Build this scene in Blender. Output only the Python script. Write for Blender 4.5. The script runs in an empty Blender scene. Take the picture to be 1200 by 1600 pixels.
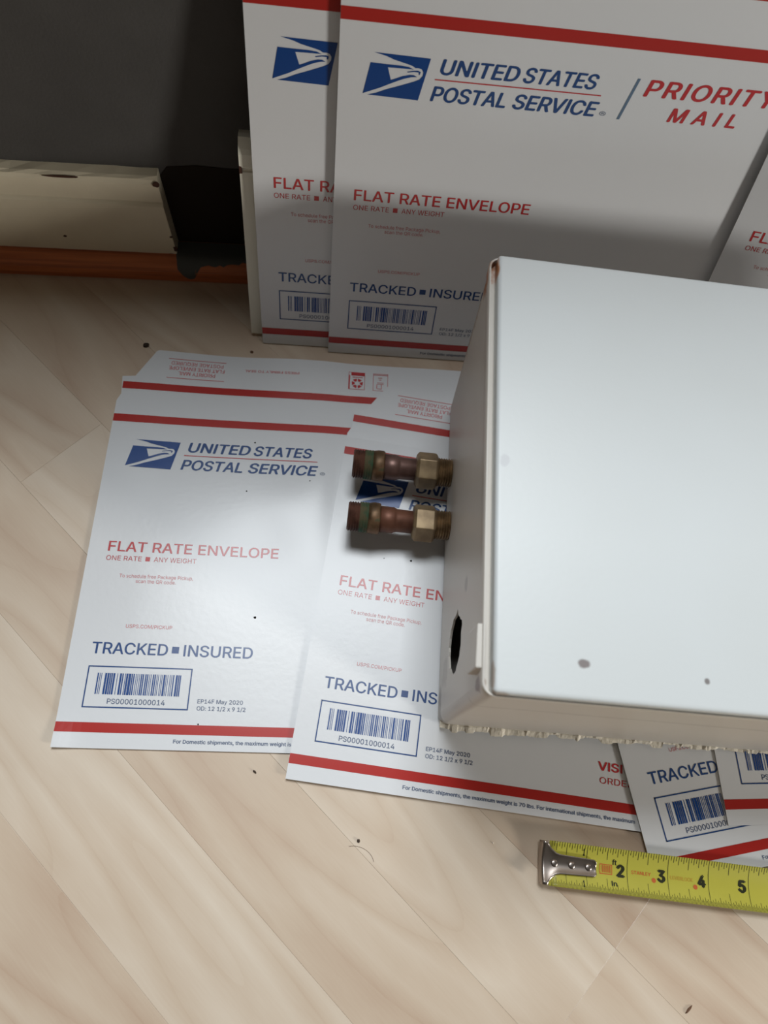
import bpy, bmesh, math, random
from mathutils import Vector, Matrix
from mathutils.geometry import tessellate_polygon

# ------------------------------------------------------------------ camera, world, lights, exposure
K = 0.0254                                   # every length below is written in inches
sc = bpy.context.scene
COL = sc.collection
PITCH, ROLL, HCAM, FPX = 1.1736, 0.2371, 18.383, 1095.5
d = Vector((0, math.cos(PITCH), -math.sin(PITCH)))
r0 = Vector((1, 0, 0)); u0 = r0.cross(d)
rt = r0 * math.cos(ROLL) + u0 * math.sin(ROLL)
up = -r0 * math.sin(ROLL) + u0 * math.cos(ROLL)
cam = bpy.data.cameras.new('camera'); co = bpy.data.objects.new('camera', cam); COL.objects.link(co)
cam.sensor_fit = 'HORIZONTAL'; cam.sensor_width = 36.0; cam.lens = FPX / 1200 * 36.0
cam.clip_start = 0.01; cam.clip_end = 100
M = Matrix((rt, up, -d)).transposed().to_4x4(); M.translation = Vector((0, 0, HCAM * K))
co.matrix_world = M
cam.dof.use_dof = True; cam.dof.focus_distance = 17.6 * K; cam.dof.aperture_fstop = 10.0
sc.camera = co

wd = bpy.data.worlds.new('room_light'); sc.world = wd; wd.use_nodes = True
bg = wd.node_tree.nodes['Background']; bg.inputs[0].default_value = (1.0, 0.88, 0.72, 1); bg.inputs[1].default_value = 0.05

def area(name, loc, target, sx, sy, power, col):
    l = bpy.data.lights.new(name, 'AREA'); l.shape = 'RECTANGLE'; l.size = sx * K; l.size_y = sy * K
    l.energy = power; l.color = col
    o = bpy.data.objects.new(name, l); COL.objects.link(o)
    o.location = Vector(loc) * K
    o.rotation_euler = (Vector(target) - Vector(loc)).to_track_quat('-Z', 'Y').to_euler()
    return o
# tall window in the back wall above the dark dado, daylight falling steeply onto the floor
area('window_daylight', (-11, 38, 84), (-1, 2, 0), 38, 40, 49.0, (0.91, 0.965, 1.0))
# second window far to the right and in front
area('side_window_daylight', (104, -33, 36), (0, 12, 3), 16, 16, 41.0, (1.0, 0.98, 0.925))

sc.view_settings.view_transform = 'Standard'; sc.view_settings.look = 'None'
sc.view_settings.gamma = 1; sc.view_settings.use_curve_mapping = False
sc.view_settings.exposure = 0.0

# ------------------------------------------------------------------ helpers
def srgb(r, g, b):
    f = lambda c: (c / 255) / 12.92 if c / 255 <= 0.04045 else ((c / 255 + 0.055) / 1.055) ** 2.4
    return (f(r), f(g), f(b), 1)

def mat(name, col, rough=0.5, metal=0.0, spec=0.5, bump=0.0, bscale=200.0, var=0.0, vscale=20.0, coat=0.0):
    m = bpy.data.materials.new(name); m.use_nodes = True
    nt = m.node_tree; N, L = nt.nodes, nt.links; b = N['Principled BSDF']
    b.inputs['Roughness'].default_value = rough; b.inputs['Metallic'].default_value = metal
    b.inputs['Specular IOR Level'].default_value = spec; b.inputs['Coat Weight'].default_value = coat
    b.inputs['Base Color'].default_value = col
    tc = N.new('ShaderNodeTexCoord')
    if var > 0:
        n = N.new('ShaderNodeTexNoise'); n.inputs['Scale'].default_value = vscale; n.inputs['Detail'].default_value = 6
        L.new(tc.outputs['Object'], n.inputs['Vector'])
        mr = N.new('ShaderNodeMapRange'); mr.inputs[1].default_value = 0.3; mr.inputs[2].default_value = 0.7
        mr.inputs[3].default_value = 1 - var; mr.inputs[4].default_value = 1 + var
        L.new(n.outputs['Fac'], mr.inputs[0])
        mx = N.new('ShaderNodeVectorMath'); mx.operation = 'SCALE'; mx.inputs[0].default_value = col[:3]
        L.new(mr.outputs[0], mx.inputs['Scale']); L.new(mx.outputs[0], b.inputs['Base Color'])
    if bump > 0:
        n2 = N.new('ShaderNodeTexNoise'); n2.inputs['Scale'].default_value = bscale; n2.inputs['Detail'].default_value = 4
        L.new(tc.outputs['Object'], n2.inputs['Vector'])
        bp = N.new('ShaderNodeBump'); bp.inputs['Strength'].default_value = bump; bp.inputs['Distance'].default_value = 0.001
        L.new(n2.outputs['Fac'], bp.inputs['Height']); L.new(bp.outputs[0], b.inputs['Normal'])
    return m

def mesh(name, verts, faces, m, parent=None, smooth=False, idx=None):
    me = bpy.data.meshes.new(name)
    me.from_pydata([tuple(c * K for c in v) for v in verts], [], faces)
    for mm in (m if isinstance(m, (list, tuple)) else [m]): me.materials.append(mm)
    if idx: me.polygons.foreach_set('material_index', idx)
    if smooth: me.polygons.foreach_set('use_smooth', [True] * len(me.polygons))
    me.update()
    o = bpy.data.objects.new(name, me); COL.objects.link(o)
    if parent: o.parent = parent
    return o

def empty(name, label, cat, M4=None, group=None):
    o = bpy.data.objects.new(name, None); COL.objects.link(o); o.empty_display_size = 0.02
    if M4 is not None: o.matrix_world = M4
    tag(o, label, cat, group); return o

def tag(o, label=None, cat=None, group=None, kind=None):
    if label: o['label'] = label
    if cat: o['category'] = cat
    if group: o['group'] = group
    if kind: o['kind'] = kind
    return o

def frame(o, a, b, n):
    m = Matrix((a, b, n)).transposed().to_4x4(); m.translation = Vector(o) * K; return m

def yawM(x, y, z, th):
    return frame((x, y, z), Vector((math.cos(th), math.sin(th), 0)), Vector((-math.sin(th), math.cos(th), 0)), Vector((0, 0, 1)))

def prism(poly, z0, z1):
    """extruded polygon (xy) between z0 and z1"""
    n = len(poly)
    v = [(x, y, z0) for x, y in poly] + [(x, y, z1) for x, y in poly]
    f = [tuple(reversed(range(n))), tuple(range(n, 2 * n))]
    f += [(i, (i + 1) % n, n + (i + 1) % n, n + i) for i in range(n)]
    return v, f

def bevel(o, w, seg=2):
    bm = bmesh.new(); bm.from_mesh(o.data)
    bmesh.ops.bevel(bm, geom=bm.edges[:], offset=w * K, segments=seg, profile=0.6, affect='EDGES', clamp_overlap=True)
    bm.to_mesh(o.data); bm.free(); o.data.update()

def box(name, x0, x1, y0, y1, z0, z1, m, parent=None, bev=0.0):
    v, f = prism([(x0, y0), (x1, y0), (x1, y1), (x0, y1)], z0, z1)
    o = mesh(name, v, f, m, parent)
    if bev: bevel(o, bev)
    return o

# ------------------------------------------------------------------ materials
WHITE = mat('coated_card', srgb(224, 225, 227), rough=0.27, spec=0.5, bump=0.05, bscale=260)
CARD_EDGE = mat('card_edge', srgb(200, 196, 188), rough=0.8)
RED = mat('red_ink', srgb(178, 42, 36), rough=0.27)
REDT = mat('red_text_ink', srgb(190, 48, 52), rough=0.27)
PALERED = mat('fine_red_ink', srgb(205, 110, 112), rough=0.36)
BLUE = mat('blue_ink', srgb(14, 66, 134), rough=0.27)
NAVY = mat('navy_text_ink', srgb(34, 70, 126), rough=0.27)
GREYBLUE = mat('grey_blue_ink', srgb(95, 118, 142), rough=0.4)
FINE = mat('fine_blue_ink', srgb(70, 86, 118), rough=0.4)
GREYINK = mat('grey_ink', srgb(120, 130, 150), rough=0.4)

def wood_material():
    m = bpy.data.materials.new('maple_laminate'); m.use_nodes = True
    nt = m.node_tree; N, L = nt.nodes, nt.links; b = N['Principled BSDF']
    tc = N.new('ShaderNodeTexCoord'); at = N.new('ShaderNodeAttribute'); at.attribute_type = 'OBJECT'; at.attribute_name = 'tone'
    at2 = N.new('ShaderNodeAttribute'); at2.attribute_type = 'OBJECT'; at2.attribute_name = 'shift'
    off = N.new('ShaderNodeCombineXYZ'); L.new(at2.outputs['Fac'], off.inputs[0]); L.new(at2.outputs['Fac'], off.inputs[1])
    add = N.new('ShaderNodeVectorMath'); add.operation = 'ADD'; L.new(tc.outputs['Object'], add.inputs[0]); L.new(off.outputs[0], add.inputs[1])
    # contour lines of a long stretched noise give cathedral grain
    mp = N.new('ShaderNodeMapping'); mp.inputs['Scale'].default_value = (2.6, 13.0, 1.0); L.new(add.outputs[0], mp.inputs[0])
    n = N.new('ShaderNodeTexNoise'); n.inputs['Scale'].default_value = 1.0; n.inputs['Detail'].default_value = 1.2; n.inputs['Roughness'].default_value = 0.35
    n.inputs['Distortion'].default_value = 0.25
    L.new(mp.outputs[0], n.inputs['Vector'])
    mu = N.new('ShaderNodeMath'); mu.operation = 'MULTIPLY'; mu.inputs[1].default_value = 9.0; L.new(n.outputs['Fac'], mu.inputs[0])
    fr = N.new('ShaderNodeMath'); fr.operation = 'FRACT'; L.new(mu.outputs[0], fr.inputs[0])
    ramp = N.new('ShaderNodeValToRGB'); L.new(fr.outputs[0], ramp.inputs[0])
    e = ramp.color_ramp.elements; e[0].position = 0.0; e[0].color = (0.62, 0.62, 0.62, 1); e[1].position = 1.0; e[1].color = (0.50, 0.50, 0.50, 1)
    q = e.new(0.10); q.color = (0.68, 0.68, 0.68, 1)
    q = e.new(0.62); q.color = (0.92, 0.92, 0.92, 1)
    q = e.new(0.93); q.color = (0.62, 0.62, 0.62, 1)
    # broad blotches
    mp3 = N.new('ShaderNodeMapping'); mp3.inputs['Scale'].default_value = (9, 26, 1); L.new(add.outputs[0], mp3.inputs[0])
    n3 = N.new('ShaderNodeTexNoise'); n3.inputs['Scale'].default_value = 1.0; n3.inputs['Detail'].default_value = 3; L.new(mp3.outputs[0], n3.inputs['Vector'])
    # fine fibres
    mp2 = N.new('ShaderNodeMapping'); mp2.inputs['Scale'].default_value = (60, 900, 1); L.new(add.outputs[0], mp2.inputs[0])
    n2 = N.new('ShaderNodeTexNoise'); n2.inputs['Scale'].default_value = 1.0; n2.inputs['Detail'].default_value = 3; L.new(mp2.outputs[0], n2.inputs['Vector'])
    mixv = N.new('ShaderNodeMath'); mixv.operation = 'MULTIPLY_ADD'; mixv.inputs[1].default_value = 0.25; L.new(n2.outputs['Fac'], mixv.inputs[0]); L.new(ramp.outputs[0], mixv.inputs[2])
    mixb = N.new('ShaderNodeMath'); mixb.operation = 'MULTIPLY_ADD'; mixb.inputs[1].default_value = 1.1; L.new(n3.outputs['Fac'], mixb.inputs[0]); L.new(mixv.outputs[0], mixb.inputs[2])
    tn = N.new('ShaderNodeMath'); tn.operation = 'ADD'; L.new(mixb.outputs[0], tn.inputs[0]); L.new(at.outputs['Fac'], tn.inputs[1])
    mr = N.new('ShaderNodeMapRange'); mr.inputs[1].default_value = 0.6; mr.inputs[2].default_value = 2.2; L.new(tn.outputs[0], mr.inputs[0])
    cr = N.new('ShaderNodeValToRGB'); L.new(mr.outputs[0], cr.inputs[0])
    ce = cr.color_ramp.elements; ce[0].color = srgb(181, 150, 126); ce[1].color = srgb(225, 211, 193)
    q = ce.new(0.5); q.color = srgb(206, 186, 164)
    L.new(cr.outputs[0], b.inputs['Base Color'])
    b.inputs['Roughness'].default_value = 0.38; b.inputs['Specular IOR Level'].default_value = 0.5
    return m
WOOD = wood_material()
SUBFLOOR = mat('subfloor_board', srgb(120, 95, 70), rough=0.9)  # plain brown board below the plank seams
WALL = mat('charcoal_wall_paint', srgb(78, 76, 74), rough=0.75, spec=0.25, bump=0.25, bscale=500, var=0.06, vscale=30)

def cream_board():
    m = mat('old_cream_paint', srgb(222, 211, 186), rough=0.5, bump=0.1, bscale=300, var=0.05, vscale=25)
    return m
CREAM = cream_board()
CREAM2 = mat('cleaner_cream_paint', srgb(232, 228, 212), rough=0.5, var=0.04, vscale=30)
CHIP = mat('bare_dark_wood', srgb(70, 40, 26), rough=0.8)

def shoe_material():
    m = bpy.data.materials.new('reddish_wood_moulding'); m.use_nodes = True
    nt = m.node_tree; N, L = nt.nodes, nt.links; b = N['Principled BSDF']
    tc = N.new('ShaderNodeTexCoord'); mp = N.new('ShaderNodeMapping'); mp.inputs['Scale'].default_value = (8, 260, 260); L.new(tc.outputs['Object'], mp.inputs[0])
    n = N.new('ShaderNodeTexNoise'); n.inputs['Scale'].default_value = 1; n.inputs['Detail'].default_value = 4; L.new(mp.outputs[0], n.inputs['Vector'])
    cr = N.new('ShaderNodeValToRGB'); L.new(n.outputs['Fac'], cr.inputs[0])
    e = cr.color_ramp.elements; e[0].position = 0.3; e[0].color = srgb(172, 88, 50); e[1].position = 0.7; e[1].color = srgb(222, 130, 78)
    L.new(cr.outputs[0], b.inputs['Base Color']); b.inputs['Roughness'].default_value = 0.45
    return m
SHOE = shoe_material()
BLOTCH = mat('dark_teal_paint_smear', srgb(84, 86, 84), rough=0.6)
WALLDARK = mat('dark_wall', srgb(42, 36, 31), rough=0.9, spec=0.1)  # darker tone for the wall strip in the baseboard gap
DIRT_SHADE = mat('black_dirt_and_shade', srgb(24, 20, 17), rough=0.9, spec=0.1)  # black for dirt specks and for the painted shade inside the heater hole

def enamel(name, col, stains):
    """painted steel with rust or dirt spots at given object-space points: (centre, radius, colour, strength)"""
    m = bpy.data.materials.new(name); m.use_nodes = True
    nt = m.node_tree; N, L = nt.nodes, nt.links; b = N['Principled BSDF']
    tc = N.new('ShaderNodeTexCoord')
    nz = N.new('ShaderNodeTexNoise'); nz.inputs['Scale'].default_value = 150; nz.inputs['Detail'].default_value = 5; L.new(tc.outputs['Object'], nz.inputs['Vector'])
    nb = N.new('ShaderNodeTexNoise'); nb.inputs['Scale'].default_value = 14; nb.inputs['Detail'].default_value = 3; L.new(tc.outputs['Object'], nb.inputs['Vector'])
    base = N.new('ShaderNodeMix'); base.data_type = 'RGBA'; base.inputs[6].default_value = col
    base.inputs[7].default_value = (col[0] * 0.95, col[1] * 0.94, col[2] * 0.92, 1); L.new(nb.outputs['Fac'], base.inputs[0])
    prev = base.outputs[2]
    for (c, s, colr, strength) in stains:
        sub = N.new('ShaderNodeVectorMath'); sub.operation = 'SUBTRACT'; L.new(tc.outputs['Object'], sub.inputs[0]); sub.inputs[1].default_value = tuple(x * K for x in c)
        dv = N.new('ShaderNodeVectorMath'); dv.operation = 'DIVIDE'; L.new(sub.outputs[0], dv.inputs[0]); dv.inputs[1].default_value = tuple(x * K for x in s)
        ln = N.new('ShaderNodeVectorMath'); ln.operation = 'LENGTH'; L.new(dv.outputs[0], ln.inputs[0])
        ad = N.new('ShaderNodeMath'); ad.operation = 'MULTIPLY_ADD'; ad.inputs[1].default_value = 1.3; L.new(nz.outputs['Fac'], ad.inputs[0]); L.new(ln.outputs['Value'], ad.inputs[2])
        mr = N.new('ShaderNodeMapRange'); mr.inputs[1].default_value = 1.35; mr.inputs[2].default_value = 1.75; mr.inputs[3].default_value = strength; mr.inputs[4].default_value = 0
        L.new(ad.outputs[0], mr.inputs[0])
        mx = N.new('ShaderNodeMix'); mx.data_type = 'RGBA'; L.new(mr.outputs[0], mx.inputs[0]); L.new(prev, mx.inputs[6]); mx.inputs[7].default_value = colr
        prev = mx.outputs[2]
    L.new(prev, b.inputs['Base Color'])
    b.inputs['Roughness'].default_value = 0.42; b.inputs['Specular IOR Level'].default_value = 0.5
    bp = N.new('ShaderNodeBump'); bp.inputs['Strength'].default_value = 0.06; bp.inputs['Distance'].default_value = 0.001
    n4 = N.new('ShaderNodeTexNoise'); n4.inputs['Scale'].default_value = 400; L.new(tc.outputs['Object'], n4.inputs['Vector'])
    L.new(n4.outputs['Fac'], bp.inputs['Height']); L.new(bp.outputs[0], b.inputs['Normal'])
    return m

# ------------------------------------------------------------------ floor: every strip of the laminate its own plank
FTH = math.radians(-31.7)                     # direction the strips run
floor = tag(bpy.data.objects.new('floor', None), kind='structure'); COL.objects.link(floor)
floor.matrix_world = yawM(0, 0, 0, FTH)
fs = Vector((math.cos(FTH), math.sin(FTH))); fn = Vector((-math.sin(FTH), math.cos(FTH)))
WTH = 0.2412                                  # direction of the back wall
ws = Vector((math.cos(WTH), math.sin(WTH))); wn = Vector((-math.sin(WTH), math.cos(WTH)))
SH0 = Vector((-7.665, 13.888))                # a point on the front foot of the shoe moulding
random.seed(11)
GAP = 0.0016
PITCHW = 2.64
def plank(s0, s1, w0, w1, tone, shift):
    g = GAP
    poly = [(s0 + g, w0 + g), (s1 - g, w0 + g), (s1 - g, w1 - g), (s0 + g, w1 - g)]
    # clip against the wall line (planks end under the baseboard)
    def inside(p):
        q = fs * p[0] + fn * p[1]; return (q - SH0).dot(wn) - 0.8
    out = []
    for i in range(len(poly)):
        a, b = poly[i], poly[(i + 1) % len(poly)]; da, db = inside(a), inside(b)
        if da <= 0: out.append(a)
        if (da <= 0) != (db <= 0):
            t = da / (da - db); out.append((a[0] + t * (b[0] - a[0]), a[1] + t * (b[1] - a[1])))
    if len(out) < 3: return
    n = len(out); cx = sum(p[0] for p in out) / n; cy = sum(p[1] for p in out) / n
    ins = [(p[0] + (0.006 if p[0] < cx else -0.006), p[1] + (0.006 if p[1] < cy else -0.006)) for p in out]
    v = [(x, y, -0.3) for x, y in out] + [(x, y, -0.003) for x, y in out] + [(x, y, 0.0) for x, y in ins]
    f = [tuple(range(2 * n, 3 * n))]
    for k in (0, 1): f += [(k * n + i, k * n + (i + 1) % n, (k + 1) * n + (i + 1) % n, (k + 1) * n + i) for i in range(n)]
    o = mesh('floor_plank', v, f, WOOD, floor); o['tone'] = tone; o['shift'] = shift
TONE = {0: (-.1, .2, .1)}
ends = {-4: [-30], -3: [-24], -2: [-27], -1: [-22], 0: [-11.6, 7.35], 1: [7.35], 2: [7.35], 3: [-24], 4: [-30], 5: [-26]}
tones = {(-1, 1): 0.12, (0, 1): -0.12}
edges = {0: -0.08, 1: 2.62, 2: 5.25, 3: 7.92, -1: -2.58, -2: -5.28}
W = lambda k: edges.get(k, (7.92 + (k - 3) * PITCHW) if k > 3 else (-5.28 + (k + 2) * PITCHW))
for k in range(-9, 15):
    cuts = sorted(ends.get(k, [random.uniform(-40, -28)]))
    cs = [min(cuts[0], -20) - 26] + cuts
    while cs[-1] < 42: cs.append(max(cs[-1] + 24, 20) + random.uniform(1, 6))
    for i in range(len(cs) - 1):
        plank(cs[i], cs[i + 1], W(k), W(k + 1), TONE[k][min(i, 2)] if k in TONE else random.uniform(-0.36, 0.36), random.uniform(0, 40))
box('subfloor', -60, 60, -60, 60, -0.5, -0.2, SUBFLOOR, floor)

# ------------------------------------------------------------------ wall, baseboard, moulding
MW = yawM(SH0.x, SH0.y, 0, WTH)               # x along wall, y into wall, z up
def settle(o, M4): o.matrix_world = M4; return o
o = settle(box('wall_back', -34, 40, 0.95, 5.0, -0.3, 22, WALL), MW); tag(o, kind='structure')

# left baseboard: flat board with a bead step, cut off square at the right
prof = [(0.95, 0.74), (0.42, 0.74), (0.42, 2.60), (0.46, 2.66), (0.50, 2.70), (0.50, 3.30), (0.56, 3.42), (0.66, 3.47), (0.95, 3.47)]
rnd = random.Random(5)
nseg = 60; vs = []; fsx = []
for i in range(nseg + 1):
    x = -34 + (33.55) * i / nseg
    j = 0.0
    for (y, z) in prof:
        dz = rnd.uniform(-0.03, 0.02) if z > 3.4 else 0
        # the cut end leans a little
        xx = x + (0.10 - 0.10 * (z / 3.5)) * (i / nseg > 0.99)
        vs.append((xx, y, z + dz))
n = len(prof)
for i in range(nseg):
    for k in range(n - 1):
        a = i * n + k; fsx.append((a, a + 1, a + n + 1, a + n))
fsx.append(tuple(range(n))); fsx.append(tuple(reversed(range(nseg * n, nseg * n + n))))
bb = settle(mesh('baseboard_back', vs, fsx, CREAM), MW); tag(bb, kind='structure')
# chips of missing paint
for (x, z, rx, rz) in ((-3.55, 1.28, .055, .04), (-0.50, 3.33, .10, .10), (-0.42, 1.45, .06, .05), (-0.38, 0.95, .07, .12), (-6.4, 3.44, .16, .05), (-3.0, 3.43, .5, .03)):
    poly = []
    for k in range(10):
        a = k / 10 * 2 * math.pi; q = rnd.uniform(0.7, 1.2); poly.append((x + rx * q * math.cos(a), z + rz * q * math.sin(a)))
    yb = 0.415 if z < 2.6 else 0.488
    v = [(p[0], yb, p[1]) for p in poly] + [(p[0], yb + 0.02, p[1]) for p in poly]
    f = [tuple(range(10))] + [(i, (i + 1) % 10, 10 + (i + 1) % 10, 10 + i) for i in range(10)]
    mesh('paint_chip', v, f, CHIP, bb)

# quarter-round shoe moulding in reddish wood
q = [(0.95, 0.0), (0.0, 0.0), (0.0, 0.18)] + [(0.42 - 0.42 * math.cos(a), 0.22 + 0.52 * math.sin(a)) for a in [i * math.pi / 12 for i in range(1, 7)]] + [(0.95, 0.74)]
v = [(-34, y, z) for y, z in q] + [(40, y, z) for y, z in q]; n = len(q)
f = [(i, (i + 1) % n, n + (i + 1) % n, n + i) for i in range(n)] + [tuple(range(n)), tuple(reversed(range(n, 2 * n)))]
shoe = settle(mesh('trim_1', v, f, SHOE), MW); tag(shoe, kind='structure')
# dark paint smear running over the moulding below the gap
def qr(t):   # point on the moulding surface at arc parameter 0..1 (bottom front -> top back)
    if t < 0.2: return (0.0, t / 0.2 * 0.2)
    if t < 0.8:
        a = (t - 0.2) / 0.6 * math.pi / 2; return (0.42 - 0.42 * math.cos(a), 0.22 + 0.52 * math.sin(a))
    return (0.42 + (t - 0.8) / 0.2 * 0.5, 0.74)
cols = 22; rows = 9; v = []; f = []
for i in range(cols + 1):
    x = -0.60 + 2.6 * i / cols
    s = (x + 0.60) / 2.6
    low = 0.62 - 0.52 * math.exp(-((s - 0.22) / 0.13) ** 2) - 0.12 * math.exp(-((s - 0.6) / 0.2) ** 2) + rnd.uniform(-.04, .04)
    if s < 0.06: low = 0.80
    for k in range(rows + 1):
        y, z = qr(low + (1.0 - low) * k / rows); v.append((x, y - 0.012, z + 0.012))
for i in range(cols):
    for k in range(rows):
        a = i * (rows + 1) + k; f.append((a, a + 1, a + rows + 2, a + rows + 1))
mesh('paint_smear', v, f, BLOTCH, shoe, smooth=True)
# darker strip of wall where the baseboard is missing
v = []; f = []
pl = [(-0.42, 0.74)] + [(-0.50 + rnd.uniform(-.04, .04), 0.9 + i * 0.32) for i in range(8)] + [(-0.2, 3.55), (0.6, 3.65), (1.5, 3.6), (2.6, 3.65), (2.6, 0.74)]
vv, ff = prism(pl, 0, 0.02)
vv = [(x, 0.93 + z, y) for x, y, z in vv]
mesh('dark_strip', vv, ff, WALLDARK, None).matrix_world = MW
so = bpy.data.objects['dark_strip']; so.parent = bpy.data.objects['wall_back']; so.matrix_world = MW

# ------------------------------------------------------------------ printing on the envelopes
FONTP = None
import os
for base in (bpy.utils.system_resource('DATAFILES'),):
    p = os.path.join(base, 'fonts', 'Inter.woff2')
    if os.path.exists(p): FONTP = p
FONT = None
if FONTP:
    try: FONT = bpy.data.fonts.load(FONTP)
    except Exception: FONT = None

def text_mesh(s, bold=0.0, spacing=1.0):
    cu = bpy.data.curves.new('t', 'FONT'); cu.body = s; cu.size = 1.0; cu.space_character = spacing; cu.resolution_u = 3; cu.fill_mode = 'NONE'
    if FONT: cu.font = FONT
    ob = bpy.data.objects.new('t', cu); COL.objects.link(ob)
    dg = bpy.context.evaluated_depsgraph_get()
    me = bpy.data.meshes.new_from_object(ob.evaluated_get(dg))
    co_ = [(p.co.x, p.co.y) for p in me.vertices]; nb = [[] for _ in co_]
    for e in me.edges: nb[e.vertices[0]].append(e.vertices[1]); nb[e.vertices[1]].append(e.vertices[0])
    bpy.data.objects.remove(ob); bpy.data.curves.remove(cu); bpy.data.meshes.remove(me)
    seen = set(); loops = []
    for i in range(len(co_)):                 # outline loops, in the point order of the font
        if i in seen or len(nb[i]) != 2: continue
        lp_ = [i]; seen.add(i); cur = min(nb[i]); prev = i
        if i + 1 in nb[i]: cur = i + 1
        while cur != i:
            lp_.append(cur); seen.add(cur)
            nx_ = nb[cur][0] if nb[cur][0] != prev else nb[cur][1]
            prev, cur = cur, nx_
        loops.append([co_[k] for k in lp_])
    # plain upright for the capital I (the font's has serifs), pulling the following letters closer
    for n_ in range(len(loops)):
        P = loops[n_]
        if len(P) != 12: continue
        xs_ = sorted(p[0] for p in P); y_ = [p[1] for p in P]
        if sum(abs(x - xs_[0]) < 1e-4 for x in xs_) != 4 or sum(abs(x - xs_[-1]) < 1e-4 for x in xs_) != 4: continue
        if xs_[5] - xs_[4] > 1e-4 or xs_[7] - xs_[6] > 1e-4: continue
        l, r, w = xs_[4], xs_[7], xs_[4] - xs_[0]
        keep = [(l, min(y_)), (r, min(y_)), (r, max(y_)), (l, max(y_))]
        if sum(P[k - 1][0] * P[k][1] - P[k][0] * P[k - 1][1] for k in range(12)) < 0: keep.reverse()
        for m_ in range(len(loops)):
            if m_ == n_: loops[m_] = [(x - w * .6, y) for x, y in keep]
            elif min(q[0] for q in loops[m_]) > r: loops[m_] = [(x - w * 1.2, y) for x, y in loops[m_]]
    if bold > 0:                              # heavier stroke: union of shifted outlines
        loops = [[(x + dx, y + dy) for x, y in P] for dx, dy in ((-bold, 0), (bold, 0), (0, bold * .6), (0, -bold * .6)) for P in loops]
    return scan_fill(loops)

def scan_fill(loops, step=0.035, eps=0.004):
    """non-zero winding fill by horizontal slabs; runs bounded by the same two edges merge into one quad"""
    E = []
    for P in loops:
        for k in range(len(P)):
            a, b = P[k - 1], P[k]
            if abs(a[1] - b[1]) > 1e-7: E.append((a, b, 1) if a[1] < b[1] else (b, a, -1))
    ys = sorted(p[1] for P in loops for p in P)
    Y = [ys[0]]
    for y in ys:
        if y - Y[-1] > eps: Y.append(y)
    Y[-1] = ys[-1]
    v, f, open_ = [], [], {}
    for y0, y1 in zip(Y, Y[1:]):
        ym = (y0 + y1) / 2; cr = []
        for idx, (a, b, w) in enumerate(E):
            if a[1] <= ym < b[1]: cr.append((a[0] + (b[0] - a[0]) * (ym - a[1]) / (b[1] - a[1]), idx, w))
        cr.sort(); wn_ = 0; spans = {}
        for x, idx, w in cr:
            if wn_ == 0: st_ = idx
            wn_ += w
            if wn_ == 0: spans[(st_, idx)] = None
        def xat(idx, y):
            a, b, _ = E[idx]; y = min(max(y, a[1]), b[1]); return a[0] + (b[0] - a[0]) * (y - a[1]) / (b[1] - a[1])
        new = {}
        for key in spans:
            if key in open_: q = open_[key]
            else:
                q = len(v); v += [(xat(key[0], y0), y0), (xat(key[1], y0), y0), None, None]; f.append((q, q + 1, q + 2, q + 3))
            v[q + 2] = (xat(key[1], y1), y1); v[q + 3] = (xat(key[0], y1), y1); new[key] = q
        open_ = new
    return v, f
CAPH = {}
def cap_height(bold=0.0):
    if bold not in CAPH:
        v, _ = text_mesh('H', bold); CAPH[bold] = (min(p[1] for p in v), max(p[1] for p in v))
    return CAPH[bold]
def face_up(v, f):
    out = []
    for t in f:
        a = sum(v[t[k - 1]][0] * v[t[k]][1] - v[t[k]][0] * v[t[k - 1]][1] for k in range(len(t)))
        out.append(t if a > 0 else tuple(reversed(t)))
    return out
def fit_text(s, x0, x1, y0, y1, bold=0.0, shear=0.0, rot=False, spacing=1.0):
    """text whose ink spans x0..x1 and whose capitals span y0..y1; rot turns it upside down"""
    v, f = text_mesh(s, bold, spacing)
    a, b = min(p[0] for p in v), max(p[0] for p in v); c0, c1 = cap_height(bold)
    out = []
    w = (x1 - x0) - shear * (y1 - y0)
    for x, y in v:
        X = (x - a) / (b - a) * w; Y = (y - c0) / (c1 - c0) * (y1 - y0)
        X += shear * Y
        out.append((x1 - X, y1 - Y) if rot else (x0 + X, y0 + Y))
    return out, f
def rect(x0, y0, x1, y1, nx=1, ny=1, sh=0.0):
    v = [(x0 + (x1 - x0) * i / nx + sh * (j / ny), y0 + (y1 - y0) * j / ny) for j in range(ny + 1) for i in range(nx + 1)]
    f = [(j * (nx + 1) + i, j * (nx + 1) + i + 1, (j + 1) * (nx + 1) + i + 1, (j + 1) * (nx + 1) + i) for j in range(ny) for i in range(nx)]
    return v, f
def join(parts):
    V, F = [], []
    for v, f in parts:
        o = len(V); V += v; F += [tuple(i + o for i in t) for t in f]
    return V, F
def poly2(pts):
    tri = tessellate_polygon([[Vector((x, y, 0)) for x, y in pts]])
    return list(pts), [tuple(t) for t in tri]

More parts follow.
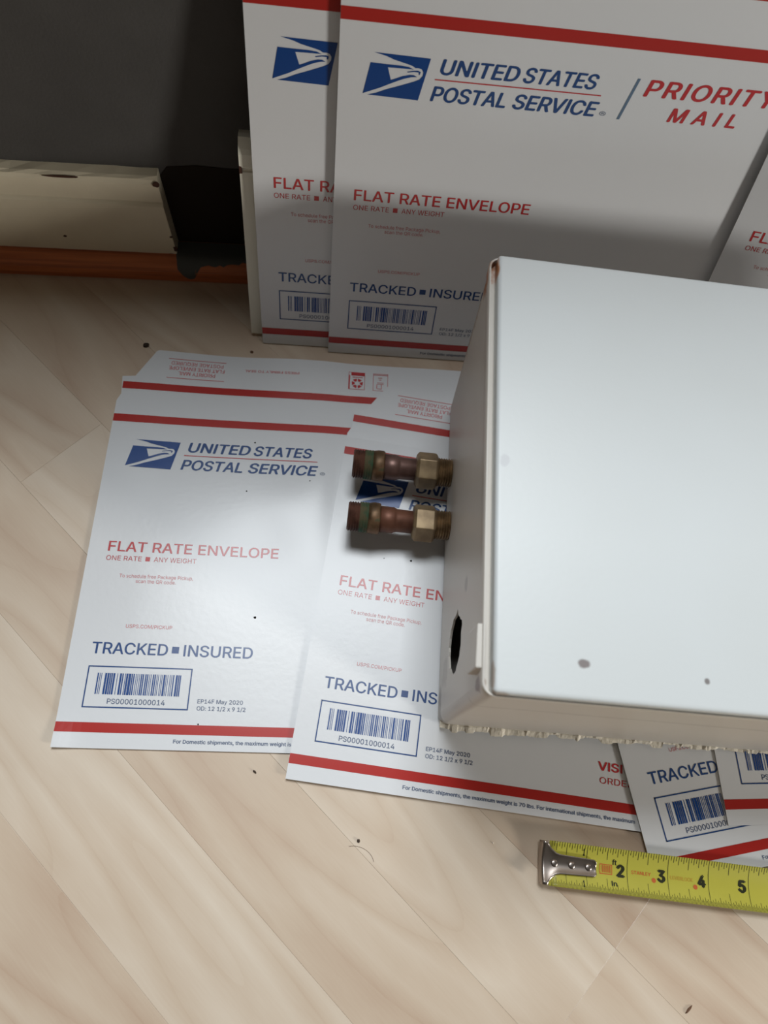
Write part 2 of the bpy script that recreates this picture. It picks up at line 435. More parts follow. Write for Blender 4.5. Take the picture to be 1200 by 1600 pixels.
EW = 12.4
EM_R = [(0.751, 8.384), (1.992, 8.365), (1.817, 7.499), (0.672, 7.521), (0.856, 7.574), (1.082, 7.667), (1.383, 7.77), (1.682, 7.879), (1.799, 7.932), (1.858, 8.015), (1.863, 8.085), (1.825, 8.138), (1.754, 8.155), (1.678, 8.152), (1.612, 8.188), (1.486, 8.217), (1.206, 8.274), (1.019, 8.332)]
EM_L = [(0.692, 8.18), (1.034, 8.174), (1.369, 8.173), (1.539, 8.16), (1.650, 8.120), (1.498, 8.119), (1.345, 8.118), (1.078, 8.112), (1.163, 7.868), (1.246, 7.896), (1.423, 7.969), (1.573, 8.006), (1.665, 8.009), (1.739, 7.976), (1.609, 7.962), (1.49, 7.928), (1.371, 7.883), (1.193, 7.806), (0.925, 7.682), (0.561, 7.54)]
EM_B = [(1.504, 8.064), (1.639, 8.093), (1.746, 8.104), (1.807, 8.085), (1.79, 8.02), (1.765, 8.03), (1.765, 8.072), (1.658, 8.072), (1.521, 8.049)]

def barcode():
    # (bar, gap) widths in thin modules, read off the photograph
    seq = [(2, 1), (1, 1), (1, 3), (3, .6), (3, .5), (2, .5), (2, .6), (3, 2), (1, 2), (3, .6), (2, 1.5), (1, .6), (3, .5), (4, .5), (2, .6), (2, 1.2), (1, 1), (1, 1.2), (1, 1), (2, .6), (2, 1.2), (2, .6), (2, 1), (1, 1), (1, 1.3),
           (2, .6), (2, 1), (1, .8), (1, 1.6), (1, .8), (1, 1), (3, .6), (1, 1), (1, 1.6), (1, 1), (1, 1), (2, 1.6), (3, .5), (2, .5), (2, 0)]
    seq = [(a * .8, b * 1.35) for a, b in seq]
    tot = sum(a + b for a, b in seq); x = 0.80; k = (2.85 - 0.80) / tot; P = []
    for a, b in seq:
        P.append(rect(x, 1.27, x + a * k, 1.79)); x += (a + b) * k
    return join(P)

def recycle(cx, cy, r):
    P = []
    for k in range(3):
        a0 = math.radians(90 + 120 * k)
        for sgn in (-1, 1):
            pts = []
            for (rr, aa) in ((1.0, 5), (1.05, 50), (0.5, 54), (0.45, 10)):
                a = a0 + sgn * math.radians(aa); pts.append((cx + r * rr * math.cos(a), cy + r * rr * math.sin(a)))
            if sgn < 0: pts.reverse()
            P.append((pts, [(0, 1, 2, 3)]))
    return join(P)

B1 = 0.012
def build_print():
    R = []
    def P_(nm, where, m, vf): R.append((nm, (where, m, vf[0], vf[1])))
    st = lambda y0, y1: rect(0.004, y0, EW - 0.004, y1, 60, 1)
    P_('lower_red_stripe', 'body', RED, st(0.366, 0.598))
    P_('upper_red_stripe', 'body', RED, st(8.935, 9.178))
    P_('flap_red_stripe', 'flap', RED, rect(0.10, 10.03, EW - 0.10, 10.262, 60, 1))
    P_('emblem', 'body', BLUE, join([poly2(EM_R), poly2(EM_L), poly2(EM_B)]))
    P_('service_lettering', 'body', NAVY, join([fit_text('UNITED', 2.205, 4.03, 8.07, 8.385, .022, .22), fit_text('STATES', 4.07, 5.80, 8.07, 8.385, .022, .22)]))
    P_('service_lettering', 'body', NAVY, join([fit_text('POSTAL', 2.085, 3.88, 7.51, 7.83, .022, .22), fit_text('SERVICE', 3.96, 5.965, 7.51, 7.83, .022, .22)]))
    P_('registered_mark', 'body', GREYINK, fit_text('®', 6.02, 6.17, 7.52, 7.64, 0))
    P_('thin_red_rule', 'body', REDT, rect(2.14, 7.950, 5.93, 7.975, 20, 1))
    P_('slanted_bar', 'body', GREYBLUE, ([(6.455, 7.505), (6.52, 7.505), (6.70, 8.385), (6.635, 8.385)], [(0, 1, 2, 3)]))
    P_('priority_lettering', 'body', REDT, fit_text('PRIORITY', 6.87, 10.00, 8.035, 8.39, .022, .22, spacing=1.10))
    P_('priority_lettering', 'body', REDT, fit_text('MAIL', 7.63, 9.34, 7.545, 7.855, .024, .22, spacing=1.45))
    P_('flat_rate_lettering', 'body', REDT, fit_text('FLAT RATE ENVELOPE', 0.509, 5.03, 5.0, 5.285, .012))
    P_('one_rate_lettering', 'body', REDT, fit_text('ONE RATE', 0.505, 1.425, 4.745, 4.875, 0))
    P_('square_bullet', 'body', REDT, rect(1.525, 4.75, 1.645, 4.87))
    P_('any_weight_lettering', 'body', REDT, fit_text('ANY WEIGHT', 1.75, 2.86, 4.745, 4.875, 0))
    P_('pickup_lettering', 'body', PALERED, fit_text('To schedule free Package Pickup,', 0.925, 2.835, 4.28, 4.375, 0))
    P_('pickup_lettering', 'body', PALERED, fit_text('scan the QR code.', 1.365, 2.40, 4.145, 4.24, 0))
    P_('pickup_lettering', 'body', PALERED, fit_text('USPS.COM/PICKUP', 1.30, 2.465, 2.945, 3.035, 0))
    P_('tracked_lettering', 'body', NAVY, fit_text('TRACKED', 0.548, 2.435, 2.27, 2.56, .012))
    P_('square_bullet', 'body', NAVY, rect(2.535, 2.335, 2.71, 2.50))
    P_('insured_lettering', 'body', NAVY, fit_text('INSURED', 2.83, 4.576, 2.27, 2.56, .012))
    t = 0.030
    P_('barcode_frame', 'body', NAVY, join([rect(.545, .945, 3.11, .945 + t, 12), rect(.545, 1.965 - t, 3.11, 1.965, 12), rect(.545, .945, .545 + t, 1.965, 1, 6), rect(3.11 - t, .945, 3.11, 1.965, 1, 6)]))
    P_('barcode', 'body', BLUE, barcode())
    P_('barcode_number', 'body', FINE, fit_text('PS00001000014', 1.13, 2.53, 1.045, 1.17, .008))
    P_('fine_lettering', 'body', FINE, fit_text('EP14F May 2020', 3.32, 4.44, 1.12, 1.22, .008))
    P_('fine_lettering', 'body', FINE, fit_text('OD: 12 1/2 x 9 1/2', 3.32, 4.52, .95, 1.05, .008))
    P_('fine_lettering', 'body', FINE, fit_text('For Domestic shipments, the maximum weight is 70 lbs. For international shipments, the maximum', 2.85, 8.67, .160, .248, .02))
    P_('visit_lettering', 'body', REDT, fit_text('VISIT US AT USPS.COM', 7.715, 11.6, 1.285, 1.50, .025))
    P_('visit_lettering', 'body', REDT, fit_text('ORDER FREE SUPPLIES ONLINE', 7.765, 11.7, .98, 1.13, 0))
    rl = lambda y, a, b: rect(a, y, b, y + 0.022, 10)
    P_('flap_rule', 'flap', PALERED, rl(11.13, 1.31, 3.0))
    P_('flap_rule', 'flap', PALERED, rl(10.48, 1.31, 3.0))
    P_('flap_lettering', 'flap', PALERED, fit_text('POSTAGE REQUIRED', 1.40, 2.93, 10.94, 11.06, .008, 0, True))
    P_('flap_lettering', 'flap', PALERED, fit_text('FLAT RATE ENVELOPE', 1.35, 2.98, 10.77, 10.89, .014, 0, True))
    P_('flap_lettering', 'flap', PALERED, fit_text('PRIORITY MAIL', 1.64, 2.72, 10.60, 10.72, .014, 0, True))
    P_('flap_lettering', 'flap', PALERED, fit_text('PRESS FIRMLY TO SEAL', 3.58, 5.22, 10.87, 10.95, .015, 0, True))
    fr = lambda x0, y0, x1, y1, t: join([rect(x0, y0, x1, y0 + t), rect(x0, y1 - t, x1, y1), rect(x0, y0, x0 + t, y1), rect(x1 - t, y0, x1, y1)])
    P_('recycling_mark', 'flap', REDT, join([fr(6.72, 10.50, 7.22, 11.11, .015), rect(6.80, 10.99, 7.21, 11.10), recycle(6.99, 10.72, .175), rect(6.84, 10.92, 7.15, 10.945), rect(6.735, 10.52, 6.765, 11.0)]))
    P_('drop_off_mark', 'flap', PALERED, join([fr(7.47, 10.50, 7.93, 11.11, .015), rect(7.49, 11.05, 7.91, 11.075), rect(7.63, 10.95, 7.75, 10.97), rect(7.65, 10.88, 7.73, 10.90), rect(7.60, 10.78, 7.80, 10.80),
        rect(7.60, 10.73, 7.80, 10.75), rect(7.58, 10.58, 7.60, 10.73), rect(7.60, 10.565, 7.74, 10.585), rect(7.72, 10.57, 7.74, 10.73)]))
    return R
PRINT = build_print()

def flapL(v):
    pts = [(9.5, 0.0), (9.62, 0.0), (9.85, 0.10), (10.43, 0.05), (10.47, 0.42), (11.36, 0.93), (11.40, 1.0)]
    for (a, b), (c, e) in zip(pts, pts[1:]):
        if v <= c: return b + (e - b) * (v - a) / (c - a)
    return pts[-1][1]

def sharp_rims(o, I):
    me = o.data; me.polygons.foreach_set('use_smooth', [True] * len(me.polygons))
    bm = bmesh.new(); bm.from_mesh(me)
    for e in bm.edges:
        if len(e.link_faces) == 2 and e.link_faces[0].material_index != e.link_faces[1].material_index: e.smooth = False
    bm.to_mesh(me); bm.free()
def slab(vs_rows, us, left, g, th):
    """curved sheet with thickness; left(v) gives the left inset, mirrored on the right"""
    V, F, I = [], [], []
    nr, nc = len(vs_rows), len(us)
    for s in (1, 0):
        for v in vs_rows:
            l = left(v)
            for u in us:
                x = l + (EW - 2 * l) * u; V.append((x, v, g(x, v) - (0 if s else th)))
    o = nr * nc
    for j in range(nr - 1):
        for i in range(nc - 1):
            a = j * nc + i; F.append((a, a + 1, a + nc + 1, a + nc)); I.append(0)
            F.append((o + a + nc, o + a + nc + 1, o + a + 1, o + a)); I.append(0)
    for i in range(nc - 1):
        F.append((o + i, o + i + 1, i + 1, i)); I.append(1)
        a = (nr - 1) * nc + i; F.append((a, a + 1, o + a + 1, o + a)); I.append(1)
    for j in range(nr - 1):
        a = j * nc; F.append((a, a + nc, o + a + nc, o + a)); I.append(1)
        a = j * nc + nc - 1; F.append((o + a, o + a + nc, a + nc, a)); I.append(1)
    return V, F, I

def envelope(label, M4, g=None, gf=None, skip=(), specks=()):
    g = g or (lambda x, y: 0.0); gf = gf or g
    root = empty('envelope', label, 'envelope', M4)
    us = [i / 72 for i in range(73)]
    V, F, I = slab([9.5 * j / 56 for j in range(57)], us, lambda v: 0.0, g, 0.03)
    sharp_rims(mesh('body', V, F, [WHITE, CARD_EDGE], root, idx=I), I)
    rows = [9.5, 9.56, 9.62, 9.7, 9.78, 9.85, 10.0, 10.15, 10.3, 10.43, 10.47, 10.6, 10.75, 10.9, 11.05, 11.2, 11.36, 11.40]
    V, F, I = slab(rows, us, flapL, gf, 0.018)
    sharp_rims(mesh('flap', V, F, [WHITE, CARD_EDGE], root, idx=I), I)
    for nm, (where, m, v, f) in PRINT:
        if nm in skip: continue
        gg = g if where == 'body' else gf
        lift = 0.004 if 'stripe' in nm else 0.006
        mesh(nm, [(x, y, gg(x, y) + lift) for x, y in v], face_up(v, f), m, root)
    for (x, y, r) in specks:
        v = []; fcs = []
        pts = [(x + r * math.cos(a) * (1.3 if k % 2 else .8), y + r * math.sin(a), g(x, y) + .004) for k, a in enumerate([i * math.pi / 3 for i in range(6)])]
        v = pts + [(x, y, g(x, y) + r * .8)]
        mesh('dirt_speck', v, [(i, (i + 1) % 6, 6) for i in range(6)], DIRT_SHADE, root)
    return root

def lean(x, y, yaw, le, ip=0.0, z=0.04):
    a = Vector((math.cos(yaw), math.sin(yaw), 0)); nn = Vector((-math.sin(yaw), math.cos(yaw), 0))
    b = nn * math.sin(le) + Vector((0, 0, math.cos(le)))
    A = a * math.cos(ip) + b * math.sin(ip); Bv = -a * math.sin(ip) + b * math.cos(ip)
    return frame((x, y, z), A, Bv, A.cross(Bv))

def waves(amp, seed, sx=1.0):
    rr = random.Random(seed); T = [(rr.uniform(.35, .9) * sx, rr.uniform(.3, .8) * sx, rr.uniform(0, 6.28), rr.uniform(.4, 1)) for _ in range(5)]
    S = sum(t[3] for t in T)
    return lambda x, y: amp * sum(t[3] * math.sin(t[0] * x + t[1] * y * (1 if i % 2 else -1) + t[2]) for i, t in enumerate(T)) / S

wA = waves(0.035, 3)
def gA(x, y):
    z = 0.035 + wA(x, y) * min(1, min(x, y) / 1.5 if min(x, y) > 0 else 0)
    for (cx, cy, s, h) in ((5.4, 6.6, .75, .045), (4.7, 5.6, .7, -.03), (5.9, 5.2, .6, .02), (6.2, 7.4, .5, .02)):
        z += h * math.exp(-((x - cx) ** 2 + (y - cy) ** 2) / (2 * s * s))
    z += 0.05 * math.exp(-(x ** 2 + y ** 2) / 0.18)
    t = min(1, max(0, (x - 5.9) / .9)); t = t * t * (3 - 2 * t)
    return z * (1 - t) + .02 * t
def gAf(x, y):
    t = max(0, y - 9.5)
    return gA(x, 9.5) + 0.02 * t + 0.05 * (t / 1.9) ** 2 * math.sin(1.35 * x + 0.6) * max(0, 1 - abs(x - 4) / 7)
A_ENV = envelope('flat envelope on bare floor at left, its full blue emblem and barcode in view', yawM(-6.4327, -0.2830, 0.02, 0.20025), gA, gAf, skip=('slanted_bar',),
                 specks=((4.55, 3.35, .035), (5.75, 7.35, .02), (4.1, 8.5, .025), (4.0, 6.95, .02), (3.4, .62, .02)))
wB = waves(0.012, 9)
gB = lambda x, y: 0.06 + wB(x, y)
def gBf(x, y): return gB(x, 9.5) + 0.03 * max(0, y - 9.5)
B_ENV = envelope('flat envelope overlapping its left neighbour, lying under both pipe fittings', yawM(-0.8024, 0.2612, 0.045, 0.0826), gB, gBf, specks=((2.35, 6.0, .03), (1.6, 5.95, .015)))
F_ENV = envelope('flat envelope turned anticlockwise, its lower edge under the yellow tape measure', yawM(8.4558, -0.1891, 0.165, 0.3832), lambda x, y: 0.0)
G_ENV = envelope('topmost flat envelope at the right edge, covering the end of another barcode', yawM(10.1321, 1.6043, 0.20, 0.2379), lambda x, y: 0.0)
C_ENV = envelope('leftmost upright envelope, half hidden behind the widest leaning one', lean(-4.8631, 12.25, .20865, .2554), waves(.012, 4))
D_ENV = envelope('upright envelope behind the white heater showing red PRIORITY MAIL lettering', lean(-2.8533, 12.4928, .2022, .2514), waves(.01, 5))
E_ENV = envelope('slanting upright envelope behind the far right end of the white heater', lean(7.6433, 14.3017, -.0704, .2527, .1203, .1), waves(.01, 6))

# ------------------------------------------------------------------ loose length of baseboard leaning behind the upright envelopes
lb = empty('loose_board', 'cream painted length of baseboard leaning behind the leftmost upright envelope', 'board', lean(-4.8631 - .056, 12.25 + .265, .20865, .2554, 0, 0.13))
prof = [(0.0, 0.0), (0.0, 5.05), (0.03, 5.09), (0.03, 5.14), (-0.02, 5.18), (-0.02, 5.50), (0.02, 5.62), (0.14, 5.86), (0.26, 5.90), (0.42, 5.90), (0.42, 0.0)]
x0, x1 = -0.36, 15.0; n = len(prof)
v = [(x0 + .0 * z, z, -y) for y, z in prof] + [(x1, z, -y) for y, z in prof]
f = [tuple(range(n)), tuple(reversed(range(n, 2 * n)))] + [(i, n + i, n + (i + 1) % n, (i + 1) % n) for i in range(n)]
b0 = mesh('board', v, f, CREAM2, lb)
v, f = prism([(x0 - .004, 5.02), (x0 + .07, 5.03), (x0 + .06, 5.20), (x0 - .004, 5.22)], -.10, .022)
mesh('paint_chip', v, f, CHIP, lb)

# ------------------------------------------------------------------ white steel heater
HTH = 0.147
MH = yawM(2.40, 2.215, 0.0, HTH)             # x along the front, y to the back, z up
heater = empty('heater', 'white enamelled steel heater box with brass pipe stubs lying on the envelopes', 'heater', MH)
HL, HD = 11.8, 9.60
RUST = srgb(176, 106, 52); DIRT = srgb(112, 92, 78)
LIDM = enamel('lid_enamel', srgb(216, 220, 221), [
    ((1.74, .65, 6.4), (.11, .085, .2), srgb(128, 118, 116), .95), ((3.94, .54, 6.4), (.045, .05, .2), srgb(120, 112, 110), .9),
    ((0.13, 0.34, 6.34), (.05, .26, .12), srgb(150, 118, 88), .55), ((0.08, 9.30, 6.30), (.10, .40, .35), RUST, .95), ((0.24, 0.04, 6.3), (.25, .05, .12), srgb(150, 118, 88), .5),
    ((.30, 4.45, 6.4), (.10, .14, .2), srgb(190, 190, 194), .5)])
BODYM = enamel('body_enamel', srgb(214, 208, 200), [
    ((0.0, 9.35, 5.8), (.2, .35, .45), RUST, .9), ((0.0, 0.26, 5.75), (.10, .16, .42), srgb(124, 90, 66), .95), ((.1, 9.45, 4.0), (.3, .3, 2.2), srgb(150, 122, 100), .6),
    ((.15, .5, 0.55), (.3, .5, .25), srgb(150, 140, 130), .6), ((.15, 1.2, 1.3), (.2, .35, .5), srgb(168, 160, 152), .5), ((.1, 2.6, 4.1), (.15, .2, .2), srgb(160, 154, 148), .6),
    ((6.0, 0.0, 4.6), (8.0, .3, .10), srgb(168, 160, 150), .4)])
STEELIN = mat('bare_inner_steel', srgb(60, 56, 52), rough=0.7, metal=0.3)

# outline of the casing at height z: rounded rectangle, left face tilts slightly inward at the foot
ZB = 0.27
def inset(z): return 0.17 * (1 - (z - ZB) / (6.1 - ZB))
def ring(z, extra=0.0, rad=0.24):
    i = inset(z) + extra; X0, Y0, X1, Y1 = i, i * .6, HL, HD - i * .9
    P = []
    for (cx, cy, a0) in ((X0 + rad, Y0 + rad, 180), (X1 - rad, Y0 + rad, 270), (X1 - rad, Y1 - rad, 0), (X0 + rad, Y1 - rad, 90)):
        for k in range(7):
            a = math.radians(a0 + 15 * k); P.append((cx + rad * math.cos(a), cy + rad * math.sin(a), z))
    return P
levels = [(ZB, .03), (ZB + .05, 0), (3.0, 0), (5.85, 0), (5.93, -.03), (6.22, -.03), (6.25, -.015), (6.25, .015), (6.08, .02), (6.04, .3)]
V = []; F = []
for z, e in levels: V += ring(z, e)
n = 28
LEFTSEG = 27                                   # segment from the last back-left vertex round to the first front-left one
for L in range(len(levels) - 1):
    for i in range(n):
        if i == LEFTSEG and L in (1, 2): continue      # left flat face is the separate panel with the hole
        a = L * n + i; b = L * n + (i + 1) % n; F.append((a, b, b + n, a + n))
F.append(tuple(range(n)))
F.append(tuple(reversed(range((len(levels) - 1) * n, len(levels) * n))))
casing = mesh('casing', V, F, BODYM, heater, smooth=True)
try:
    bm = bmesh.new(); bm.from_mesh(casing.data)
    for e in bm.edges:
        if len(e.link_faces) == 2 and e.calc_face_angle(0) > math.radians(32): e.smooth = False
    bm.to_mesh(casing.data); bm.free()
except Exception: pass
# left panel with a ragged knock-out hole
y0 = ring(3.0)[0][1]; y1 = ring(3.0)[27][1]
za, zb = ZB + .05, 5.85
def lp(s, z): # point on the left face
    return (inset(z), s, z)
Ra, Rb = ring(za), ring(zb)
outer = [(Ra[0][1], za), (Ra[27][1], za), (Rb[27][1], zb), (Rb[0][1], zb)]
rr = random.Random(21); hole = []
for k in range(40):
    a = 2 * math.pi * k / 40; q = .66 + rr.uniform(-.02, .025)
    if abs(a - 1.2) < .12: q += .10
    if abs(a - 0.35) < .12: q += .12
    hole.append((1.60 + q * math.cos(a), 2.72 + 1.38 * q * math.sin(a)))
tri = tessellate_polygon([[Vector((a, b, 0)) for a, b in outer], [Vector((a, b, 0)) for a, b in hole]])
pts = outer + hole
V = [lp(a, b) for a, b in pts] + [(p[0] + .05, p[1], p[2]) for p in [lp(a, b) for a, b in pts]]
N0 = len(pts)
F = [tuple(t) for t in tri] + [tuple(N0 + i for i in reversed(t)) for t in tri]
F += [(4 + i, 4 + (i + 1) % 40, N0 + 4 + (i + 1) % 40, N0 + 4 + i) for i in range(40)]
I = [0] * len(tri) + [1] * len(tri) + [0] * 40
mesh('side_panel', V, F, [BODYM, STEELIN], heater, idx=I)
# black block painting in the shade inside the hole
box('inner_shade', .9, 4, .6, 5, .5, 5.6, DIRT_SHADE, heater)

# lid: folded steel panel set just inside the rim of the casing
lid = box('lid', .13, HL - .1, .02, HD - .03, 6.02, 6.42, LIDM, heater)
bevel(lid, .10, 4)
for p in lid.data.polygons: p.use_smooth = True
# small folded catch on the left rim
v, f = prism([(-.14, .46), (.04, .46), (.04, 1.26), (-.12, 1.26)], 5.45, 6.20)
c = mesh('catch', v, f, BODYM, heater); bevel(c, .03, 2)
# crumbling plaster left along the foot of the front
rr = random.Random(4)
def rubble():
    V, F = [], []
    x = .22; dd, h = .12, .16
    while x < HL - .6:
        if rr.random() < .25: dd = rr.uniform(.03, .15) * (1 if x < 7 else .7) + (.05 if x < 1.6 else 0); h = rr.uniform(.03, .08) + (.05 if x < 1.6 else 0)
        d_ = max(.01, dd + rr.uniform(-.009, .009)); h_ = h + rr.uniform(-.010, .010)
        V += [(x, .2, ZB - .02), (x, .10 - d_ * .8, ZB - .02 + rr.uniform(0, .02)), (x, .10 - d_, ZB + h_ * .45), (x, .11 - d_ * .35, ZB + h_), (x, .2, ZB + h_ + .01)]
        x += rr.uniform(.03, .09)
    m = len(V) // 5
    for k in range(m - 1):
        for s_ in range(4):
            a = k * 5 + s_; F.append((a, a + 5, a + 6, a + 1))
    F.append(tuple(range(5))); F.append(tuple((m - 1) * 5 + s_ for s_ in reversed(range(5))))
    return V, F
PLAST = mat('crumbled_plaster', srgb(228, 220, 204), rough=0.95, bump=0.8, bscale=350, var=0.18, vscale=140)
V, F = rubble(); pr = mesh('plaster_residue', V, F, PLAST, heater); tag(pr, 'crumbly cream plaster along the bottom front edge', kind='stuff')

# pipe fittings: lathe round an axis pointing out of the left face
def metal(name, c1, c2, sc_=120, rough=.5, met=.85, c3=None):
    m = bpy.data.materials.new(name); m.use_nodes = True
    nt = m.node_tree; N, L = nt.nodes, nt.links; b = N['Principled BSDF']
    tc = N.new('ShaderNodeTexCoord'); n = N.new('ShaderNodeTexNoise'); n.inputs['Scale'].default_value = sc_; n.inputs['Detail'].default_value = 6; L.new(tc.outputs['Object'], n.inputs['Vector'])
    cr = N.new('ShaderNodeValToRGB'); L.new(n.outputs['Fac'], cr.inputs[0]); e = cr.color_ramp.elements
    e[0].position = .38; e[0].color = c1; e[1].position = .62; e[1].color = c2
    if c3: q = e.new(.72); q.color = c3
    L.new(cr.outputs[0], b.inputs['Base Color']); b.inputs['Metallic'].default_value = met; b.inputs['Roughness'].default_value = rough
    bp = N.new('ShaderNodeBump'); bp.inputs['Strength'].default_value = .3; bp.inputs['Distance'].default_value = .0005; L.new(n.outputs['Fac'], bp.inputs['Height']); L.new(bp.outputs[0], b.inputs['Normal'])
    return m
RUSTY = metal('rusty_thread', srgb(66, 38, 28), srgb(108, 72, 58), met=.2, rough=.6)
GREEN = metal('verdigris', srgb(44, 84, 60), srgb(96, 88, 62), met=.2, rough=.7)
OLIVE = metal('aged_brass_collar', srgb(92, 72, 50), srgb(136, 104, 76), met=.55, rough=.5, c3=srgb(92, 110, 84))
COPPER = metal('copper', srgb(86, 54, 42), srgb(122, 80, 62), met=.4, rough=.5, sc_=60)
TUBE = metal('dull_copper_tube', srgb(84, 62, 56), srgb(122, 94, 86), met=.55, rough=.42, sc_=60)
BRASS = metal('brass_nut', srgb(122, 102, 76), srgb(156, 134, 102), met=.45, rough=.42, sc_=80)
BTHR = metal('brass_thread', srgb(110, 88, 62), srgb(150, 124, 92), met=.6, rough=.45)
def lathe(name, prof, m, parent, seg=40, phase=0.0):
    """prof: (distance from the casing, radius); axis along local -x"""
    V = []; F = []
    for (t, r) in prof:
        for k in range(seg):
            a = 2 * math.pi * k / seg + phase; V.append((-t, r * math.cos(a), r * math.sin(a)))
    for i in range(len(prof) - 1):
        for k in range(seg):
            a = i * seg + k; b = i * seg + (k + 1) % seg; F.append((a, b, b + seg, a + seg))
    o = mesh(name, V, F, m, parent, smooth=seg > 8 and 'thread' not in name)
    return o
def threads(t0, t1, r, pitch=.068, dep=.036):
    P = []; t = t0
    while t < t1 - 1e-6:
        P += [(t, r - dep), (t + pitch * .5, r)]; t += pitch
    P.append((t1, r - dep)); return P
def fitting(yy, zz, tilt=0.0, twist=0.0, warm=True):
    fo = mesh('pipe_fitting', *(lambda: ([(0, 0, 0)], []))(), TUBE, heater)
    bpy.data.objects.remove(fo)
    s = 1.0
    # tube body is the part itself; the rest are its sub-parts
    tube = lathe('pipe_fitting', [(-.6, .29), (1.00, .29), (1.02, .305), (1.42, .31), (1.50, .335), (1.52, .35), (1.88, .355), (1.90, .30), (1.90, .25), (1.2, .24)], COPPER if warm else TUBE, heater)
    tube.location = Vector((inset(zz), yy, zz)) * K; tube.rotation_euler = (twist, 0, tilt)
    lathe('casing_thread', [(-.3, .36)] + threads(.0, .42, .40) + [(.42, .28)], BTHR, tube)
    # hexagonal nut with rounded shoulders
    hn = lathe('hex_nut', [(.40, .28), (.40, .44), (.46, .515), (.93, .515), (1.00, .43), (1.02, .30)], BRASS, tube, seg=6, phase=math.radians(0))
    for p in hn.data.polygons: p.use_smooth = False
    bevel(hn, .022, 2)
    lathe('collar', [(1.88, .30), (1.88, .40), (1.92, .425), (2.06, .43), (2.10, .42), (2.20, .40), (2.20, .3)], OLIVE, tube)
    lathe('green_thread', [(2.19, .3)] + threads(2.19, 2.40, .415, dep=.02) + [(2.40, .3)], GREEN, tube)
    lathe('threaded_end', [(2.39, .3)] + threads(2.39, 2.72, .405) + [(2.74, .37), (2.74, .30), (2.3, .29), (1.9, .28)], RUSTY, tube)
    return tube
fitting(5.15, 1.03, 0.0, math.radians(8), True)
fitting(6.73, 1.00, 0.0, math.radians(20), False)

# ------------------------------------------------------------------ tape measure
TTH = 0.1003
tape = empty('tape_measure', 'yellow steel tape measure blade with chrome end hook, marked in inches', 'tape measure', yawM(5.693, -.18, .19, TTH))
YEL = mat('yellow_blade', srgb(198, 191, 76), rough=.35, var=.03, vscale=40)
INKB = mat('black_tape_ink', srgb(40, 42, 16), rough=.4)
INKR = mat('red_tape_ink', srgb(206, 104, 52), rough=.4)
INKF = mat('faded_tape_ink', srgb(200, 160, 60), rough=.4)
CHROME = mat('worn_chrome', srgb(186, 174, 166), rough=.3, metal=1.0, var=.1, vscale=80)
HWID = .485
cup = lambda y: .13 * (y / HWID) ** 2
rowsY = [-HWID + 2 * HWID * i / 16 for i in range(17)]; xsT = [.06 + (14 - .06) * i / 60 for i in range(61)]
V = [(x, y, cup(y)) for x in xsT for y in rowsY] + [(x, y, cup(y) - .012) for x in xsT for y in rowsY]
F = []; ny = 17; off = len(xsT) * ny
for i in range(60):
    for j in range(16):
        a = i * ny + j; F.append((a, a + ny, a + ny + 1, a + 1)); F.append((off + a, off + a + 1, off + a + ny + 1, off + a + ny))
    a = i * ny; F.append((a, off + a, off + a + ny, a + ny)); a = i * ny + 16; F.append((a, a + ny, off + a + ny, off + a))
for j in range(16): F.append((j, j + 1, off + j + 1, off + j)); F.append((60 * ny + j, off + 60 * ny + j, off + 60 * ny + j + 1, 60 * ny + j + 1))
mesh('blade', V, F, YEL, tape, smooth=True)
def on_tape(parts, nm, m, z=.004):
    v, f = join(parts); return mesh(nm, [(x, y, cup(y) + z) for x, y in v], face_up(v, f), m, tape)
P = []
for k in range(1, 13 * 16):
    x = k / 16
    if x < .12: continue
    ln = .42 if k % 16 == 0 else .27 if k % 8 == 0 else .19 if k % 4 == 0 else .145 if k % 2 == 0 else .105
    if k % 16 == 0 and k > 16: P.append(rect(x - .006, -HWID, x + .006, HWID, 1, 16))
    else: P.append(rect(x - .006, HWID - ln, x + .006, HWID, 1, 4))
for k in range(1, 12 * 32):
    x = k / 32
    if x < .12: continue
    ln = .30 if k % 16 == 0 else .19 if k % 8 == 0 else .16 if k % 4 == 0 else .13 if k % 2 == 0 else .095
    if k % 32 == 0 and k > 32: continue
    if k % 2 and x > 6: continue
    P.append(rect(x - .005, -HWID, x + .005, -HWID + ln, 1, 4))
tag(on_tape(P, 'graduations', INKB), kind='stuff')
P = []
for k in range(2, 13):
    w = .2 if k < 10 else .3
    P.append(fit_text(str(k), k - .07 - w, k - .06, -.13, .15, .06))
P += [fit_text('1', .90, .95, .24, .40, .06), fit_text('1', .90, .95, -.42, -.28, .06), fit_text('ft', 1.62, 1.74, .12, .24, .03), fit_text('In', 1.60, 1.74, -.33, -.22, .03)]
tag(on_tape(P, 'numerals', INKB, .005), kind='stuff')
P = [fit_text('STANLEY', 2.10, 2.58, -.02, .055, .02), join([poly2([(2.65 + .055 * math.cos(a * .785), -.10 + .055 * math.sin(a * .785)) for a in range(8)])]), poly2([(3.67 + .055 * math.cos(a * .785), -.13 + .055 * math.sin(a * .785)) for a in range(8)]),
     rect(1.32, -.10, 1.34, .12), rect(1.61, -.10, 1.63, .12), rect(1.34, .10, 1.61, .12), rect(1.34, -.10, 1.61, -.08)] + [rect(1.38 + .045 * i, -.06, 1.405 + .045 * i, .09) for i in range(5)]
on_tape(P, 'red_marks', INKR, .005)
on_tape([fit_text('LEVERLOCK', 3.06, 3.62, -.03, .05, .02)], 'faded_lettering', INKF, .005)
